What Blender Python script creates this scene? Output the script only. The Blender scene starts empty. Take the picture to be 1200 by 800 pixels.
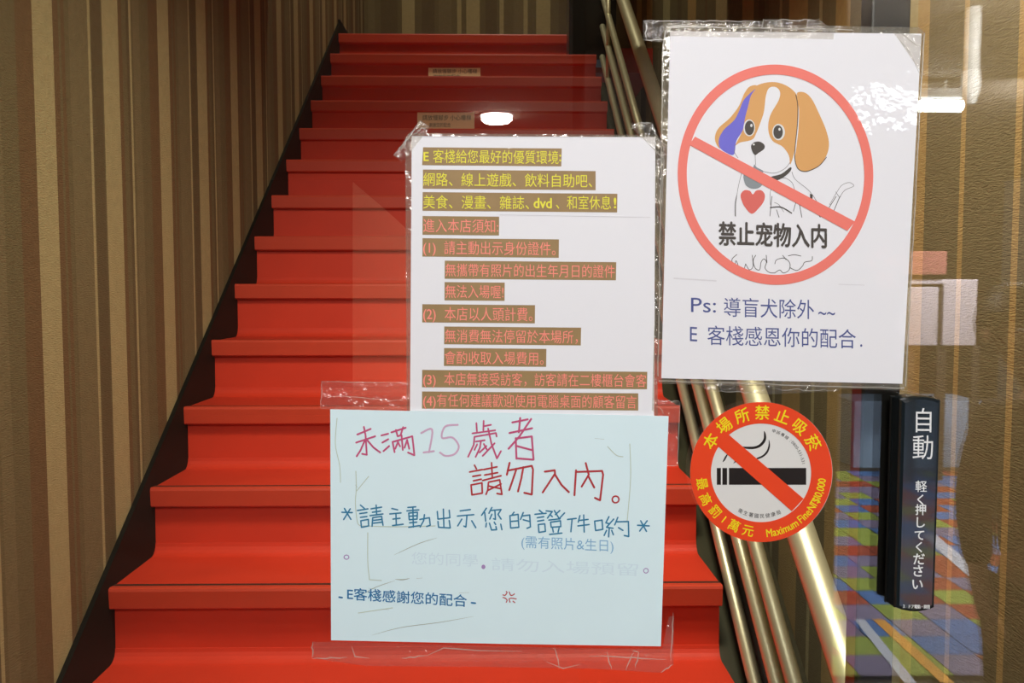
import bpy, bmesh, math, random
from mathutils import Vector, Matrix
from mathutils.geometry import tessellate_polygon
random.seed(4)
SC = bpy.context.scene
COL = SC.collection
PI = math.pi

# ------------------------------------------------------------ camera
FPX, PITCH, YAW, EYE = 980.0, 0.060, 0.0146, 1.458
cam_d = bpy.data.cameras.new('camera')
cam = bpy.data.objects.new('camera', cam_d); COL.objects.link(cam)
cam.location = (0, 0, EYE)
cam.rotation_euler = (PI/2 - PITCH, 0, -YAW)
cam_d.sensor_width = 36.0
cam_d.lens = FPX / 1200 * 36
cam_d.clip_start = 0.02
SC.camera = cam
# ------------------------------------------------------------ world, exposure
SC.view_settings.view_transform = 'Standard'
SC.view_settings.look = 'None'
SC.view_settings.gamma = 1
SC.view_settings.exposure = 0.0
w = bpy.data.worlds.new('world'); SC.world = w; w.use_nodes = True
w.node_tree.nodes['Background'].inputs[0].default_value = (0.75, 0.85, 1.0, 1)
w.node_tree.nodes['Background'].inputs[1].default_value = 0.12
SC.cycles.max_bounces = 10
SC.cycles.transparent_max_bounces = 24
SC.cycles.sample_clamp_indirect = 8

def area(name, loc, aim, size, power, col=(1, .93, .82), size_y=None, spread=PI):
    d = bpy.data.lights.new(name, 'AREA'); d.energy = power; d.color = col; d.size = size; d.spread = spread
    if size_y: d.shape = 'RECTANGLE'; d.size_y = size_y
    o = bpy.data.objects.new(name, d); COL.objects.link(o); o.location = loc
    o.rotation_euler = (Vector(aim) - Vector(loc)).to_track_quat('-Z', 'Y').to_euler()
    return o
# lamps of the place: the arcade ceiling outside (behind the camera) and the stairwell ceiling inside; stall and door-side fills are added
area('arcade_ceiling_light', (0.10, -1.27, 2.70), (0.12, 0.72, 1.22), 0.9, 80, (1.0, .965, .95), 0.5)
area('pavement_light', (2.3, -1.85, 2.70), (2.6, -3.7, 0.0), 1.4, 330, (1.0, .97, .94), 0.6)
area('stall_fill', (3.55, -3.7, 2.70), (3.3, -5.0, 0.9), 0.5, 250, (1.0, .97, .96), 0.3)  # unseen fill added to brighten the mirrored stall and cabinet
area('entry_ceiling_light', (0.25, 1.40, 2.66), (0.05, 2.2, 0.6), 0.35, 28, (1.0, .91, .76), 0.35, 2.3)
area('right_wall_fill', (0.60, 0.95, 2.60), (0.93, 1.75, 1.5), 0.12, 11, (1.0, .90, .74), 0.12)  # unseen fill added to brighten the right wall and rails
area('landing_ceiling_light', (0.0, 3.85, 5.05), (0.0, 4.9, 2.5), 0.4, 27, (1.0, .90, .72), 0.4)

# ------------------------------------------------------------ helpers
def lin(c):
    c = c / 255.0
    return c / 12.92 if c <= .04045 else ((c + .055) / 1.055) ** 2.4
def S(r, g, b): return (lin(r), lin(g), lin(b), 1)

def mat(name, col, rough=.6, metal=0, coat=0, coat_rough=.05, noise=0, scale=20, bump=0, bscale=(60, 60, 60), emit=0, spec=.5, sss=0):
    m = bpy.data.materials.new(name); m.use_nodes = True
    nt = m.node_tree; b = nt.nodes['Principled BSDF']
    b.inputs['Base Color'].default_value = col
    b.inputs['Roughness'].default_value = rough
    b.inputs['Metallic'].default_value = metal
    b.inputs['Coat Weight'].default_value = coat
    b.inputs['Coat Roughness'].default_value = coat_rough
    b.inputs['Specular IOR Level'].default_value = spec
    tc = nt.nodes.new('ShaderNodeTexCoord')
    if noise:
        n = nt.nodes.new('ShaderNodeTexNoise'); n.inputs['Scale'].default_value = scale; n.inputs['Detail'].default_value = 5
        nt.links.new(tc.outputs['Object'], n.inputs['Vector'])
        mx = nt.nodes.new('ShaderNodeMix'); mx.data_type = 'RGBA'
        mx.inputs['A'].default_value = tuple(c * (1 - noise) for c in col[:3]) + (1,)
        mx.inputs['B'].default_value = tuple(min(1, c * (1 + noise)) for c in col[:3]) + (1,)
        nt.links.new(n.outputs['Fac'], mx.inputs['Factor']); nt.links.new(mx.outputs['Result'], b.inputs['Base Color'])
    if bump:
        mp = nt.nodes.new('ShaderNodeMapping'); mp.inputs['Scale'].default_value = bscale
        n2 = nt.nodes.new('ShaderNodeTexNoise'); n2.inputs['Scale'].default_value = 1; n2.inputs['Detail'].default_value = 3
        bp = nt.nodes.new('ShaderNodeBump'); bp.inputs['Strength'].default_value = bump; bp.inputs['Distance'].default_value = .01
        nt.links.new(tc.outputs['Object'], mp.inputs[0]); nt.links.new(mp.outputs[0], n2.inputs['Vector'])
        nt.links.new(n2.outputs['Fac'], bp.inputs['Height'])
        nt.links.new(bp.outputs[0], b.inputs['Coat Normal' if coat else 'Normal'])
    if emit:
        b.inputs['Emission Color'].default_value = col; b.inputs['Emission Strength'].default_value = emit
    return m

def clear_mat(name, refl, tint=(.97, .98, .97), rough=0.0, haze=0, haze_col=(.9, .9, .88), bump=0, bscale=40):
    m = bpy.data.materials.new(name); m.use_nodes = True; nt = m.node_tree
    nt.nodes.remove(nt.nodes['Principled BSDF']); out = nt.nodes['Material Output']
    t = nt.nodes.new('ShaderNodeBsdfTransparent'); t.inputs[0].default_value = tint + (1,)
    g = nt.nodes.new('ShaderNodeBsdfGlossy'); g.inputs['Roughness'].default_value = rough; g.inputs[0].default_value = (1, 1, 1, 1)
    mx = nt.nodes.new('ShaderNodeMixShader')
    lw = nt.nodes.new('ShaderNodeLayerWeight'); lw.inputs[0].default_value = .12
    mr = nt.nodes.new('ShaderNodeMapRange'); mr.inputs['To Min'].default_value = refl; mr.inputs['To Max'].default_value = min(1, refl + .7)
    nt.links.new(lw.outputs['Fresnel'], mr.inputs['Value'])
    mr.inputs['From Min'].default_value = .02
    nt.links.new(mr.outputs[0], mx.inputs[0]); nt.links.new(t.outputs[0], mx.inputs[1]); nt.links.new(g.outputs[0], mx.inputs[2])
    last = mx
    if haze:
        d = nt.nodes.new('ShaderNodeBsdfDiffuse'); d.inputs[0].default_value = haze_col + (1,)
        m2 = nt.nodes.new('ShaderNodeMixShader'); m2.inputs[0].default_value = haze
        nt.links.new(mx.outputs[0], m2.inputs[1]); nt.links.new(d.outputs[0], m2.inputs[2]); last = m2
    if bump:
        n = nt.nodes.new('ShaderNodeTexNoise'); n.inputs['Scale'].default_value = bscale; n.inputs['Detail'].default_value = 4
        tc = nt.nodes.new('ShaderNodeTexCoord'); nt.links.new(tc.outputs['Object'], n.inputs['Vector'])
        bp = nt.nodes.new('ShaderNodeBump'); bp.inputs['Strength'].default_value = bump; bp.inputs['Distance'].default_value = .01
        nt.links.new(n.outputs['Fac'], bp.inputs['Height']); nt.links.new(bp.outputs[0], g.inputs['Normal'])
    nt.links.new(last.outputs[0], out.inputs[0])
    return m

def wpos(o):
    p = Vector((0, 0, 0))
    while o is not None:
        p += Vector(o.location); o = o.parent
    return p
def props(o, label=None, cat=None, group=None, kind=None):
    if label: o['label'] = label
    if cat: o['category'] = cat
    if group: o['group'] = group
    if kind: o['kind'] = kind
    return o
def thing(name, loc, label=None, cat=None, group=None, kind=None):
    o = bpy.data.objects.new(name, None); o.empty_display_size = .1; COL.objects.link(o); o.location = loc
    return props(o, label, cat, group, kind)
def mesh_obj(name, verts, faces, mats, parent=None, fm=None, smooth=False, loc=None):
    """verts in world space; the object's origin is the parent's (or loc)"""
    base = wpos(parent) if parent else Vector((0, 0, 0))
    if loc is not None: base = Vector(loc)
    me = bpy.data.meshes.new(name)
    me.from_pydata([tuple(Vector(v) - base) for v in verts], [], faces)
    if not isinstance(mats, (list, tuple)): mats = [mats]
    for m in mats: me.materials.append(m)
    if fm:
        for p, i in zip(me.polygons, fm): p.material_index = i
    if smooth:
        for p in me.polygons: p.use_smooth = True
    o = bpy.data.objects.new(name, me); COL.objects.link(o)
    if parent: o.parent = parent
    if loc is not None: o.location = Vector(loc) - (wpos(parent) if parent else Vector((0, 0, 0)))
    return o
class MB:
    def __init__(s): s.v = []; s.f = []
    def add(s, v, f):
        n = len(s.v); s.v += [tuple(p) for p in v]; s.f += [[i + n for i in q] for q in f]
    def box(s, x0, x1, y0, y1, z0, z1):
        s.add([(x0,y0,z0),(x1,y0,z0),(x1,y1,z0),(x0,y1,z0),(x0,y0,z1),(x1,y0,z1),(x1,y1,z1),(x0,y1,z1)],
              [(0,3,2,1),(4,5,6,7),(0,1,5,4),(1,2,6,5),(2,3,7,6),(3,0,4,7)])
        return s
    def tube(s, pts, r, n=16, caps=True):
        pts = [Vector(p) for p in pts]; rs = r if isinstance(r, (list, tuple)) else [r] * len(pts)
        v = []; f = []
        for i, p in enumerate(pts):
            d = (pts[min(i+1, len(pts)-1)] - pts[max(i-1, 0)]).normalized()
            a = d.orthogonal().normalized() if i == 0 else (a - d * a.dot(d)).normalized()
            b = d.cross(a)
            for k in range(n):
                t = 2 * PI * k / n; v.append(p + (a * math.cos(t) + b * math.sin(t)) * rs[i])
        for i in range(len(pts) - 1):
            for k in range(n):
                f.append((i*n+k, i*n+(k+1) % n, (i+1)*n+(k+1) % n, (i+1)*n+k))
        if caps: f.append(tuple(range(n))[::-1]); f.append(tuple((len(pts)-1)*n + k for k in range(n)))
        s.add(v, f); return s
    def prism_x(s, prof, x0, x1):
        """profile [(y,z)...] convex or not, extruded along x"""
        n = len(prof)
        v = [(x0, y, z) for y, z in prof] + [(x1, y, z) for y, z in prof]
        f = [(i, (i+1) % n, n + (i+1) % n, n + i) for i in range(n)]
        tri = tessellate_polygon([[Vector((y, z, 0)) for y, z in prof]])
        f += [tuple(t) for t in tri] + [tuple(n + i for i in t[::-1]) for t in tri]
        s.add(v, f); return s
    def prism_z(s, prof, z0, z1):
        n = len(prof)
        v = [(x, y, z0) for x, y in prof] + [(x, y, z1) for x, y in prof]
        f = [(i, (i+1) % n, n + (i+1) % n, n + i) for i in range(n)]
        tri = tessellate_polygon([[Vector((x, y, 0)) for x, y in prof]])
        f += [tuple(t)[::-1] for t in tri] + [tuple(n + i for i in t) for t in tri]
        s.add(v, f); return s
    def build(s, name, m, parent=None, smooth=False, loc=None):
        return mesh_obj(name, s.v, s.f, m, parent, None, smooth, loc)
def fix_normals(o):
    bm = bmesh.new(); bm.from_mesh(o.data); bmesh.ops.recalc_face_normals(bm, faces=bm.faces); bm.to_mesh(o.data); bm.free(); return o
def bevel(o, wdt=.002, seg=2, smooth=False):
    md = o.modifiers.new('bevel', 'BEVEL'); md.width = wdt; md.segments = seg; md.limit_method = 'ANGLE'; return o

# ------------------------------------------------------------ materials
M = {}
WGR = dict(rough=.85, noise=.16, scale=45, bump=.5, bscale=(90, 90, 420), spec=.15)
M['wp_dark'] = mat('wallpaper_dark', S(110, 99, 69), **WGR)
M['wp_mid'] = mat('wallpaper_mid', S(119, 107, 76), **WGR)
M['wp_deep'] = mat('wallpaper_deep', S(100, 87, 61), **WGR)
M['wp_light'] = mat('wallpaper_light', S(163, 151, 108), **WGR)
M['wp_rust'] = mat('wallpaper_rust', S(110, 88, 60), **WGR)
M['wp_gold'] = mat('wallpaper_gold', S(164, 138, 88), **WGR)
M['black'] = mat('black_gloss', S(22, 21, 18), rough=.3)
M['skirt'] = mat('black_skirting', S(24, 21, 16), spec=.15, rough=.6, noise=.2, scale=6)
M['olive'] = mat('dark_stringer', S(58, 58, 42), rough=.25, noise=.35, scale=9)
M['carpet'] = mat('red_covering', S(204, 57, 32), rough=.55, noise=.14, scale=5, bump=.16, bscale=(8, 8, 8), spec=.3)
M['nosing'] = mat('red_nosing', S(196, 66, 42), rough=.42, noise=.08, scale=9, spec=.4)
M['seam'] = mat('dark_seam', S(58, 34, 24), rough=.6)
M['brass'] = mat('brushed_steel_warm', S(214, 210, 176), rough=.42, metal=.7, noise=.06, scale=14)
M['ceil'] = mat('ceiling_paint', S(150, 140, 120), rough=.9, noise=.05)
M['floor_in'] = mat('floor_interior', S(120, 60, 40), rough=.6, noise=.15)
M['glass'] = clear_mat('door_glass', .085)
M['film'] = clear_mat('laminate_film', .05, tint=(.86, .85, .80), rough=.12, haze=.09, haze_col=(.70, .66, .56), bump=.4, bscale=60)
M['tape'] = clear_mat('clear_tape', .035, tint=(.93, .92, .90), rough=.10, haze=.03, haze_col=(.8, .78, .72), bump=.6, bscale=90)
M['tape_edge'] = clear_mat('tape_edge', .10, tint=(.85, .84, .8), rough=.2, haze=.30, haze_col=(.9, .86, .76))

def ink(name, rgb, coat=.6, noise=0, scale=30):
    return mat('ink_' + name, S(*rgb), rough=.6, coat=coat, coat_rough=.03, bump=.06, bscale=(34, 34, 34), noise=noise, scale=scale)
M['paper'] = ink('laminated_white', (238, 239, 243))
M['paper_blue'] = mat('paper_pale_blue', S(222, 245, 250), rough=.7, noise=.03, scale=14, coat=.15, coat_rough=.25)
M['i_brown'] = ink('olive_brown', (156, 128, 82), noise=.18, scale=55)  # mottle in the ink imitates patchy reflections on the bands
M['i_yellow'] = ink('yellow', (240, 232, 62))
M['i_pink'] = ink('salmon', (255, 146, 130))
M['i_ring'] = ink('coral_red', (244, 126, 112))
M['i_tan'] = ink('tan', (222, 166, 98))
M['i_violet'] = ink('violet', (112, 108, 214))
M['i_dark'] = ink('charcoal', (72, 66, 60))
M['i_grey'] = ink('grey', (140, 148, 152))
M['i_line'] = ink('thin_grey', (128, 124, 124))
M['i_heart'] = ink('heart', (224, 106, 96))
M['i_blue'] = ink('navy', (74, 86, 146))
M['i_faint'] = ink('faint', (222, 222, 226))
def dry(name, rgb): return mat('marker_' + name, S(*rgb), rough=.7)
M['m_pink'] = dry('magenta', (196, 78, 122)); M['m_red'] = dry('red', (180, 44, 52)); M['m_pale'] = dry('pale_pink', (208, 172, 200))
M['m_teal'] = dry('teal', (40, 126, 166)); M['m_sky'] = dry('sky', (132, 182, 216)); M['m_ghost'] = dry('ghost', (212, 234, 243))
M['m_stain'] = dry('stain', (190, 206, 192)); M['m_crease'] = dry('crease', (160, 170, 156)); M['m_purple'] = dry('purple', (168, 138, 190))
M['m_blue2'] = dry('cerulean', (22, 112, 166))
M['s_red'] = mat('sticker_red', S(238, 72, 32), rough=.35)
M['s_white'] = mat('sticker_white', S(226, 226, 222), rough=.35)
M['s_black'] = mat('sticker_black', S(34, 28, 26), rough=.35)
M['s_yellow'] = mat('sticker_yellow', S(246, 226, 30), rough=.35)
M['button'] = mat('button_black_plastic', S(26, 34, 38), rough=.16, coat=.8, coat_rough=.04)
M['b_white'] = mat('button_white_print', S(236, 238, 238), rough=.4)
M['b_grey'] = mat('button_rim', S(120, 130, 134), rough=.25)

# ------------------------------------------------------------ where a sight line meets a door-parallel plane (used once, to read sizes off the photograph)
_f = Vector((math.sin(YAW)*math.cos(PITCH), math.cos(YAW)*math.cos(PITCH), -math.sin(PITCH)))
_r = Vector((math.cos(YAW), -math.sin(YAW), 0)); _u = _r.cross(_f)
def door(px, py, Y):
    d = _f * FPX + _r * (px - 600) - _u * (py - 400)
    return (d.x * Y / d.y, Y, EYE + d.z * Y / d.y)

# ------------------------------------------------------------ flat print: shapes gathered on one layer of a sheet
_cache = {}
def glyphs(s, off=0.0):
    k = (s, off)
    if k not in _cache:
        cu = bpy.data.curves.new('t', 'FONT'); cu.body = s; cu.size = 1; cu.offset = off; cu.resolution_u = 3
        ob = bpy.data.objects.new('t', cu); COL.objects.link(ob)
        dg = bpy.context.evaluated_depsgraph_get(); ev = ob.evaluated_get(dg); me = ev.to_mesh()
        _cache[k] = ([(v.co.x, v.co.y) for v in me.vertices], [tuple(p.vertices) for p in me.polygons])
        ev.to_mesh_clear(); bpy.data.objects.remove(ob); bpy.data.curves.remove(cu)
    return _cache[k]
_g, _ = glyphs('國'); EMX = max(x for x, y in _g) - min(x for x, y in _g); EMY = max(y for x, y in _g) - min(y for x, y in _g)
EMC = (max(y for x, y in _g) + min(y for x, y in _g)) / 2
def smooth_pts(p, closed=True, n=5):
    o = []; L = len(p); rng = range(L if closed else L - 1)
    for i in rng:
        g = (lambda k: p[k % L]) if closed else (lambda k: p[max(0, min(L-1, k))])
        a, b, c, d = g(i-1), g(i), g(i+1), g(i+2)
        for j in range(n):
            t = j / n
            o.append(tuple(.5 * (2*b[q] + (c[q]-a[q])*t + (2*a[q]-5*b[q]+4*c[q]-d[q])*t*t + (3*b[q]-a[q]-3*c[q]+d[q])*t**3) for q in (0, 1)))
    if not closed: o.append(p[-1])
    return o
class Art:
    def __init__(s, Y, off=(0, 0), sc=1): s.Y = Y; s.v = []; s.f = []; s.off = off; s.sc = sc; s.d = []; s.k = 0
    def P(s, p): return (s.off[0] + p[0] / s.sc, s.off[1] + p[1] / s.sc)
    def raw(s, v, f):
        n = len(s.v); s.v += v; s.f += [[i + n for i in q] for q in f]; s.k += 1; s.d += [(s.k % 40) * 1e-6] * len(v)
    def poly(s, pts, smooth=True):
        pts = [s.P(p) for p in pts]
        if smooth: pts = smooth_pts(pts)
        tri = tessellate_polygon([[Vector((x, y, 0)) for x, y in pts]]); s.raw(pts, [tuple(t) for t in tri])
    def ring(s, cx, cy, rx, ry, ix=0, iy=0, n=96, dc=(0, 0)):
        o = [(cx + rx*math.cos(2*PI*k/n), cy + ry*math.sin(2*PI*k/n)) for k in range(n)]
        if ix:
            i_ = [(cx + dc[0] + ix*math.cos(2*PI*k/n), cy + dc[1] + iy*math.sin(2*PI*k/n)) for k in range(n)]
            s.raw([s.P(p) for p in o + i_], [(k, (k+1) % n, n + (k+1) % n, n + k) for k in range(n)])
        else: s.raw([s.P(p) for p in o], [tuple(range(n))])
    def stroke(s, pts, wd, smooth=False, taper=False):
        """wd in photograph pixels"""
        pts = [s.P(p) for p in pts]
        if smooth and len(pts) > 2: pts = smooth_pts(pts, False, 5)
        N = len(pts)
        for i, (x, y) in enumerate(pts):
            t = i / max(1, N-1); r = wd/2 * ((math.sin(PI*min(max(t, .04), .96)) ** .7) if taper else 1)
            s.raw([(x + r*math.cos(2*PI*k/8), y + r*math.sin(2*PI*k/8)) for k in range(8)], [tuple(range(8))])
            if i < N-1:
                x2, y2 = pts[i+1]; t2 = (i+1) / max(1, N-1); r2 = wd/2 * ((math.sin(PI*min(max(t2, .04), .96)) ** .7) if taper else 1)
                L = math.hypot(x2-x, y2-y) or 1; nx, ny = -(y2-y)/L, (x2-x)/L
                s.raw([(x+nx*r, y+ny*r), (x2+nx*r2, y2+ny*r2), (x2-nx*r2, y2-ny*r2), (x-nx*r, y-ny*r)], [(0, 1, 2, 3)])
    def strokes(s, L, wd, smooth=False, taper=False):
        for p in L: s.stroke(p, wd, smooth, taper)
    def text(s, body, x0, b0, x1, b1, h, off=0.0, ref=None):
        """bbox of the line runs x0..x1; b0,b1 = y of its bottom at both ends; h = height of a full character"""
        v, f = glyphs(body)
        lo = min(x for x, y in v); hi = max(x for x, y in v)
        ylo = EMC - EMY/2
        out = []
        for x, y in v:
            t = (x - lo) / (hi - lo); X = x0 + (x1-x0)*t; B = b0 + (b1-b0)*t
            out.append((X, B - (y - ylo) / EMY * h))
        s.bold(out, f, off * h)
    def char(s, c, cx, cy, size, ang, off=0.0, wide=1.0):
        """a character of the given height centred at cx,cy, turned by ang (radians, clockwise on the sheet)"""
        v, f = glyphs(c)
        mx = (max(x for x, y in v) + min(x for x, y in v)) / 2; k = size / EMY; ca, sa = math.cos(ang), math.sin(ang)
        out = []
        for x, y in v:
            a, b = (x-mx)*k*wide, -(y-EMC)*k
            out.append((cx + a*ca - b*sa, cy + a*sa + b*ca))
        s.bold(out, f, off * size)
    def bold(s, out, f, o):
        for dx, dy in (((0, 0),) if o <= 0 else ((0, 0), (o, 0), (-o, 0), (0, o), (0, -o))):
            s.raw([s.P((x+dx, y+dy)) for x, y in out], f)
    def build(s, name, m, parent):
        s.d += [0] * (len(s.v) - len(s.d))
        vs = [door(x, y, s.Y - d) for (x, y), d in zip(s.v, s.d)]
        o = mesh_obj(name, vs, s.f, m, parent)
        if s.k > 1: o['kind'] = 'stuff'
        return o
    def merge(s, t):
        n = len(s.v); s.v += t.v; s.f += [[i + n for i in q] for q in t.f]; s.d += t.d; s.k += t.k
def sheet(name, corners, Y, th, m, parent, loc=None):
    """a thin slab (paper, film): the corner list is clockwise from the top left"""
    n = len(corners)
    fr = [Vector(door(x, y, Y)) for x, y in corners]; bk = [p + Vector((0, th, 0)) for p in fr]
    tri = tessellate_polygon([[Vector((p.x, p.z, 0)) for p in fr]])
    f = [tuple(t) for t in tri] + [tuple(n + i for i in t[::-1]) for t in tri] + [(i, (i+1) % n, n + (i+1) % n, n + i) for i in range(n)]
    return fix_normals(mesh_obj(name, fr + bk, f, m, parent, loc=loc))

# ============================================================ STRUCTURE
XL, XR = -.9545, .95
RISE, RUN, Y0, ZN0 = .185, .2516, 1.99, EYE - .7177        # nosing 0 is the one fully seen at the foot of the photograph
YB, ZL = 6.05, ZN0 + 12*RISE                              # back wall, landing level
ZT = 5.2
def wall_strips(name, axis, const, a0, a1, stripes, z0, z1, out):
    """a wall slab whose printed stripes [(start, end, material index)] run along y (axis 'x') or x (axis 'y')"""
    cuts = sorted({a0, a1} | {q for s in stripes for q in s[:2] if a0 < q < a1})
    v = []; f = []; fm = []
    for a in cuts:
        for o in (0, out):
            for z in (z0, z1): v.append((const + o, a, z) if axis == 'x' else (a, const + o, z))
    for i in range(len(cuts) - 1):
        m = (cuts[i] + cuts[i+1]) / 2; mi = 0
        for s in stripes:
            if s[0] <= m < s[1]: mi = s[2]
        b = i * 4
        f.append((b, b+4, b+5, b+1)); fm.append(mi); f.append((b+2, b+3, b+7, b+6)); fm.append(0)
        f.append((b+1, b+5, b+7, b+3)); fm.append(0); f.append((b, b+2, b+6, b+4)); fm.append(0)
    n = len(cuts) - 1
    f += [(0, 1, 3, 2), (n*4, n*4+2, n*4+3, n*4+1)]; fm += [0, 0]
    o = mesh_obj(name, v, f, [M['wp_dark'], M['wp_light'], M['wp_rust'], M['wp_gold'], M['wp_mid'], M['wp_deep']], None, fm)
    fix_normals(o)
    for p, i in zip(o.data.polygons, fm): p.material_index = i
    return props(o, kind='structure')
def pattern(start, a0, a1, per=.637, flip=1):
    rel = [(-.05, 0, 2), (0, .012, 2), (.012, .092, 1), (.092, .115, 2), (.125, .140, 2), (.16, .246, 4), (.246, .258, 1), (.262, .312, 5),
           (.318, .404, 1), (.404, .424, 2), (.45, .466, 5), (.466, .478, 1), (.49, .53, 4)]
    o = []; k = -4
    while start + k*per < a1 + 1:
        for s, e, m in rel:
            A, B = start + k*per + s, start + k*per + e
            if B > a0 and A < a1: o.append((max(A, a0), min(B, a1), m))
        k += 1
    return o
wall_strips('wall_left', 'x', XL, .70, YB, pattern(1.745, .70, YB), 0, ZT, -.12)
rs = [(.70, 3.0, 4), (1.20, 1.30, 1), (1.38, 1.395, 3), (1.527, 1.547, 3), (1.60, 1.64, 4), (1.713, 1.731, 3), (1.872, 1.925, 3), (1.925, 1.985, 1), (2.10, 2.13, 3),  # lighter base up to mid-wall imitates brighter light and haze on this side
      (2.22, 2.28, 4), (2.30, 2.40, 3), (2.50, 2.525, 1), (2.62, 2.79, 3), (2.86, 2.885, 1), (3.05, 3.12, 5), (3.18, 3.33, 3), (3.56, 3.74, 1), (3.9, 3.93, 2),
      (4.12, 4.30, 3), (4.45, 4.55, 5), (4.75, 4.95, 1), (5.3, 5.5, 3), (5.7, 5.9, 1)]
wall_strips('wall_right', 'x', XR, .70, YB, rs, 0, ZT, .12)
bs = [(-.93, -.88, 4), (-.84, -.72, 5), (-.69, -.60, 1), (-.55, -.46, 5), (-.43, -.34, 4), (-.30, -.27, 1), (-.235, -.14, 1), (-.10, -.02, 5), (.0, .03, 1), (.10, .17, 4), (.17, .20, 1), (.26, .36, 1), (.42, .5, 5), (.6, .7, 1)]
wall_strips('wall_back', 'y', YB, XL, XR, bs, ZL - .3, ZT, .12)
props(MB().box(XL-.12, XR+.12, .70, 3.55, 2.70, 2.80).build('ceiling', M['ceil']), kind='structure')
props(MB().box(XL-.12, XR+.12, 3.45, 3.55, 2.80, ZT).build('trim_1', M['ceil']), kind='structure')
props(MB().box(XL-.12, XR+.12, 3.45, YB+.12, ZT, ZT+.1).build('ceiling_upper', M['ceil']), kind='structure')
props(MB().box(XL-.12, XR+.12, .60, 1.30, -.1, 0).build('floor', M['floor_in']), kind='structure')
props(MB().box(.66, XR, 1.30, YB, -.1, 0).build('floor_side', M['floor_in']), kind='structure')
props(MB().box(XL, XR, Y0+12*RUN+.26, YB, ZL-.15, ZL).build('floor_landing', M['carpet']), kind='structure')
def zn(y, h=0): return ZN0 + (y - Y0) * RISE / RUN + h
# black sloping skirting against the left wall
sk = MB().prism_x([(1.0, 0), (1.0, zn(1.0, .045)), (5.06, zn(5.06, .045)), (5.06, ZL+.10), (YB, ZL+.10), (YB, ZL-.3), (5.0, ZL-.4), (1.6, 0)], XL, XL+.012)
props(fix_normals(sk.build('baseboard_left', M['skirt'])), kind='structure')

# ------------------------------------------------------------ staircase
stair = thing('staircase', (-.2, 1.2, 0), 'straight flight of red covered stairs rising behind the glass door', 'staircase')
XS0, XS1 = XL + .0125, .5415
def step_profile(ny, nz):
    r = .030; yb = ny + RUN + .022
    p = [(ny+.002, nz), (yb - r, nz)]
    for k in range(1, 6): a = k/5*PI/2; p.append((yb - r + r*math.sin(a), nz + r - r*math.cos(a)))
    p += [(yb + .004, nz + r), (yb + .004, nz - .05), (ny + .024 + .06, nz - RISE + .001), (ny + .024, nz - RISE + .001), (ny + .026, nz - .052), (ny + .014, nz - .046), (ny + .002, nz - .044)]
    return p
NSTEP = 16
first = None
for n in range(-3, 13):
    ny, nz = Y0 + n*RUN, ZN0 + n*RISE
    if n < 12:
        prof = step_profile(ny, nz)
    else:
        prof = [(ny+.002, nz), (ny+.27, nz), (ny+.27, nz-.14), (ny+.06, nz-RISE+.001), (ny+.024, nz-RISE+.001), (ny+.026, nz-.052), (ny+.014, nz-.046), (ny+.002, nz-.044)]
    if n in (-3, 12) or first is None:
        st = fix_normals(MB().prism_x(prof, XS0, XS1).build('step', M['carpet'], stair, loc=(-.2, ny, nz)))
        npf = [(ny+.016, nz), (ny+.016, nz+.0035), (ny+.002, nz+.004), (ny-.003, nz+.002), (ny-.005, nz-.004), (ny-.002, nz-.046), (ny+.003, nz-.050), (ny+.006, nz-.046), (ny+.0021, nz-.004), (ny+.0021, nz)]
        no = fix_normals(MB().prism_x(npf, XS0, XS1).build('nosing', M['nosing'], st, loc=(-.2, ny, nz)))
        se = MB().box(XS0, XS1, ny+.0165, ny+.0300, nz+.0002, nz+.0030).build('seam_strip', M['seam'], st, loc=(-.2, ny, nz))
        if n == -2: first = (st, no, se)
    else:
        a, b, c = [q.copy() for q in first]
        for q in (a, b, c): COL.objects.link(q)
        a.parent = stair; a.location = Vector((-.2, ny, nz)) - wpos(stair); b.parent = a; c.parent = a
    if n == -2: first = (st, no, se)

# stringer and railing on the open side
fix_normals(MB().prism_x([(1.05, 0), (1.05, zn(1.05, .10)), (4.84, zn(4.84, .10)), (4.84, zn(4.84, -.5)), (1.6, 0)], .612, .650).build('side_board', M['olive'], stair))
fix_normals(MB().prism_x([(1.25, 0), (1.25, zn(1.25, -.19)), (4.84, zn(4.84, -.19)), (4.84, zn(4.84, -.5)), (1.7, 0)], XS1+.0005, .6115).build('infill_board', M['olive'], stair))
rail = thing('stair_railing', (.585, 1.2, 0), 'polished metal railing with thick top rail and three thin rails below', 'railing')
def rp(a, b, y): return (.585, y, a + b*y)
for a, b in ((-.830, .747), (-.644, .7437), (-.5415, .758)):
    MB().tube([rp(a, b, y) for y in (1.20, 2.4, 3.6, 4.845)], .0165, 20).build('thin_rail', M['brass'], rail, smooth=True)
MB().tube([(.585, 1.06, 0.012), (.585, 1.06, .50)] + [(.585, 1.06+.03*k, .50 + .075*k*(1-k*.06)) for k in range(1, 3)] + [rp(-.206, .7516, y) for y in (1.22, 1.5, 2.5, 3.5, 4.2, 4.845)], .028, 28).build('top_rail', M['brass'], rail, smooth=True)
for y in (1.30, 2.95, 4.58):
    MB().tube([(.585, y, -.83+.747*y - .02), (.585, y, -.206+.7516*y - .02)], .011, 14).build('baluster', M['brass'], rail, smooth=True)
# black newel pillar at the top
pil = props(bevel(MB().box(.395, .665, 4.85, 5.02, ZN0+11*RISE+.001, ZT).build('newel_pillar', M['black'], loc=(.53, 4.93, ZN0+11*RISE))), 'black square pillar at the top of the stairs where the railing ends', 'pillar')

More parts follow.
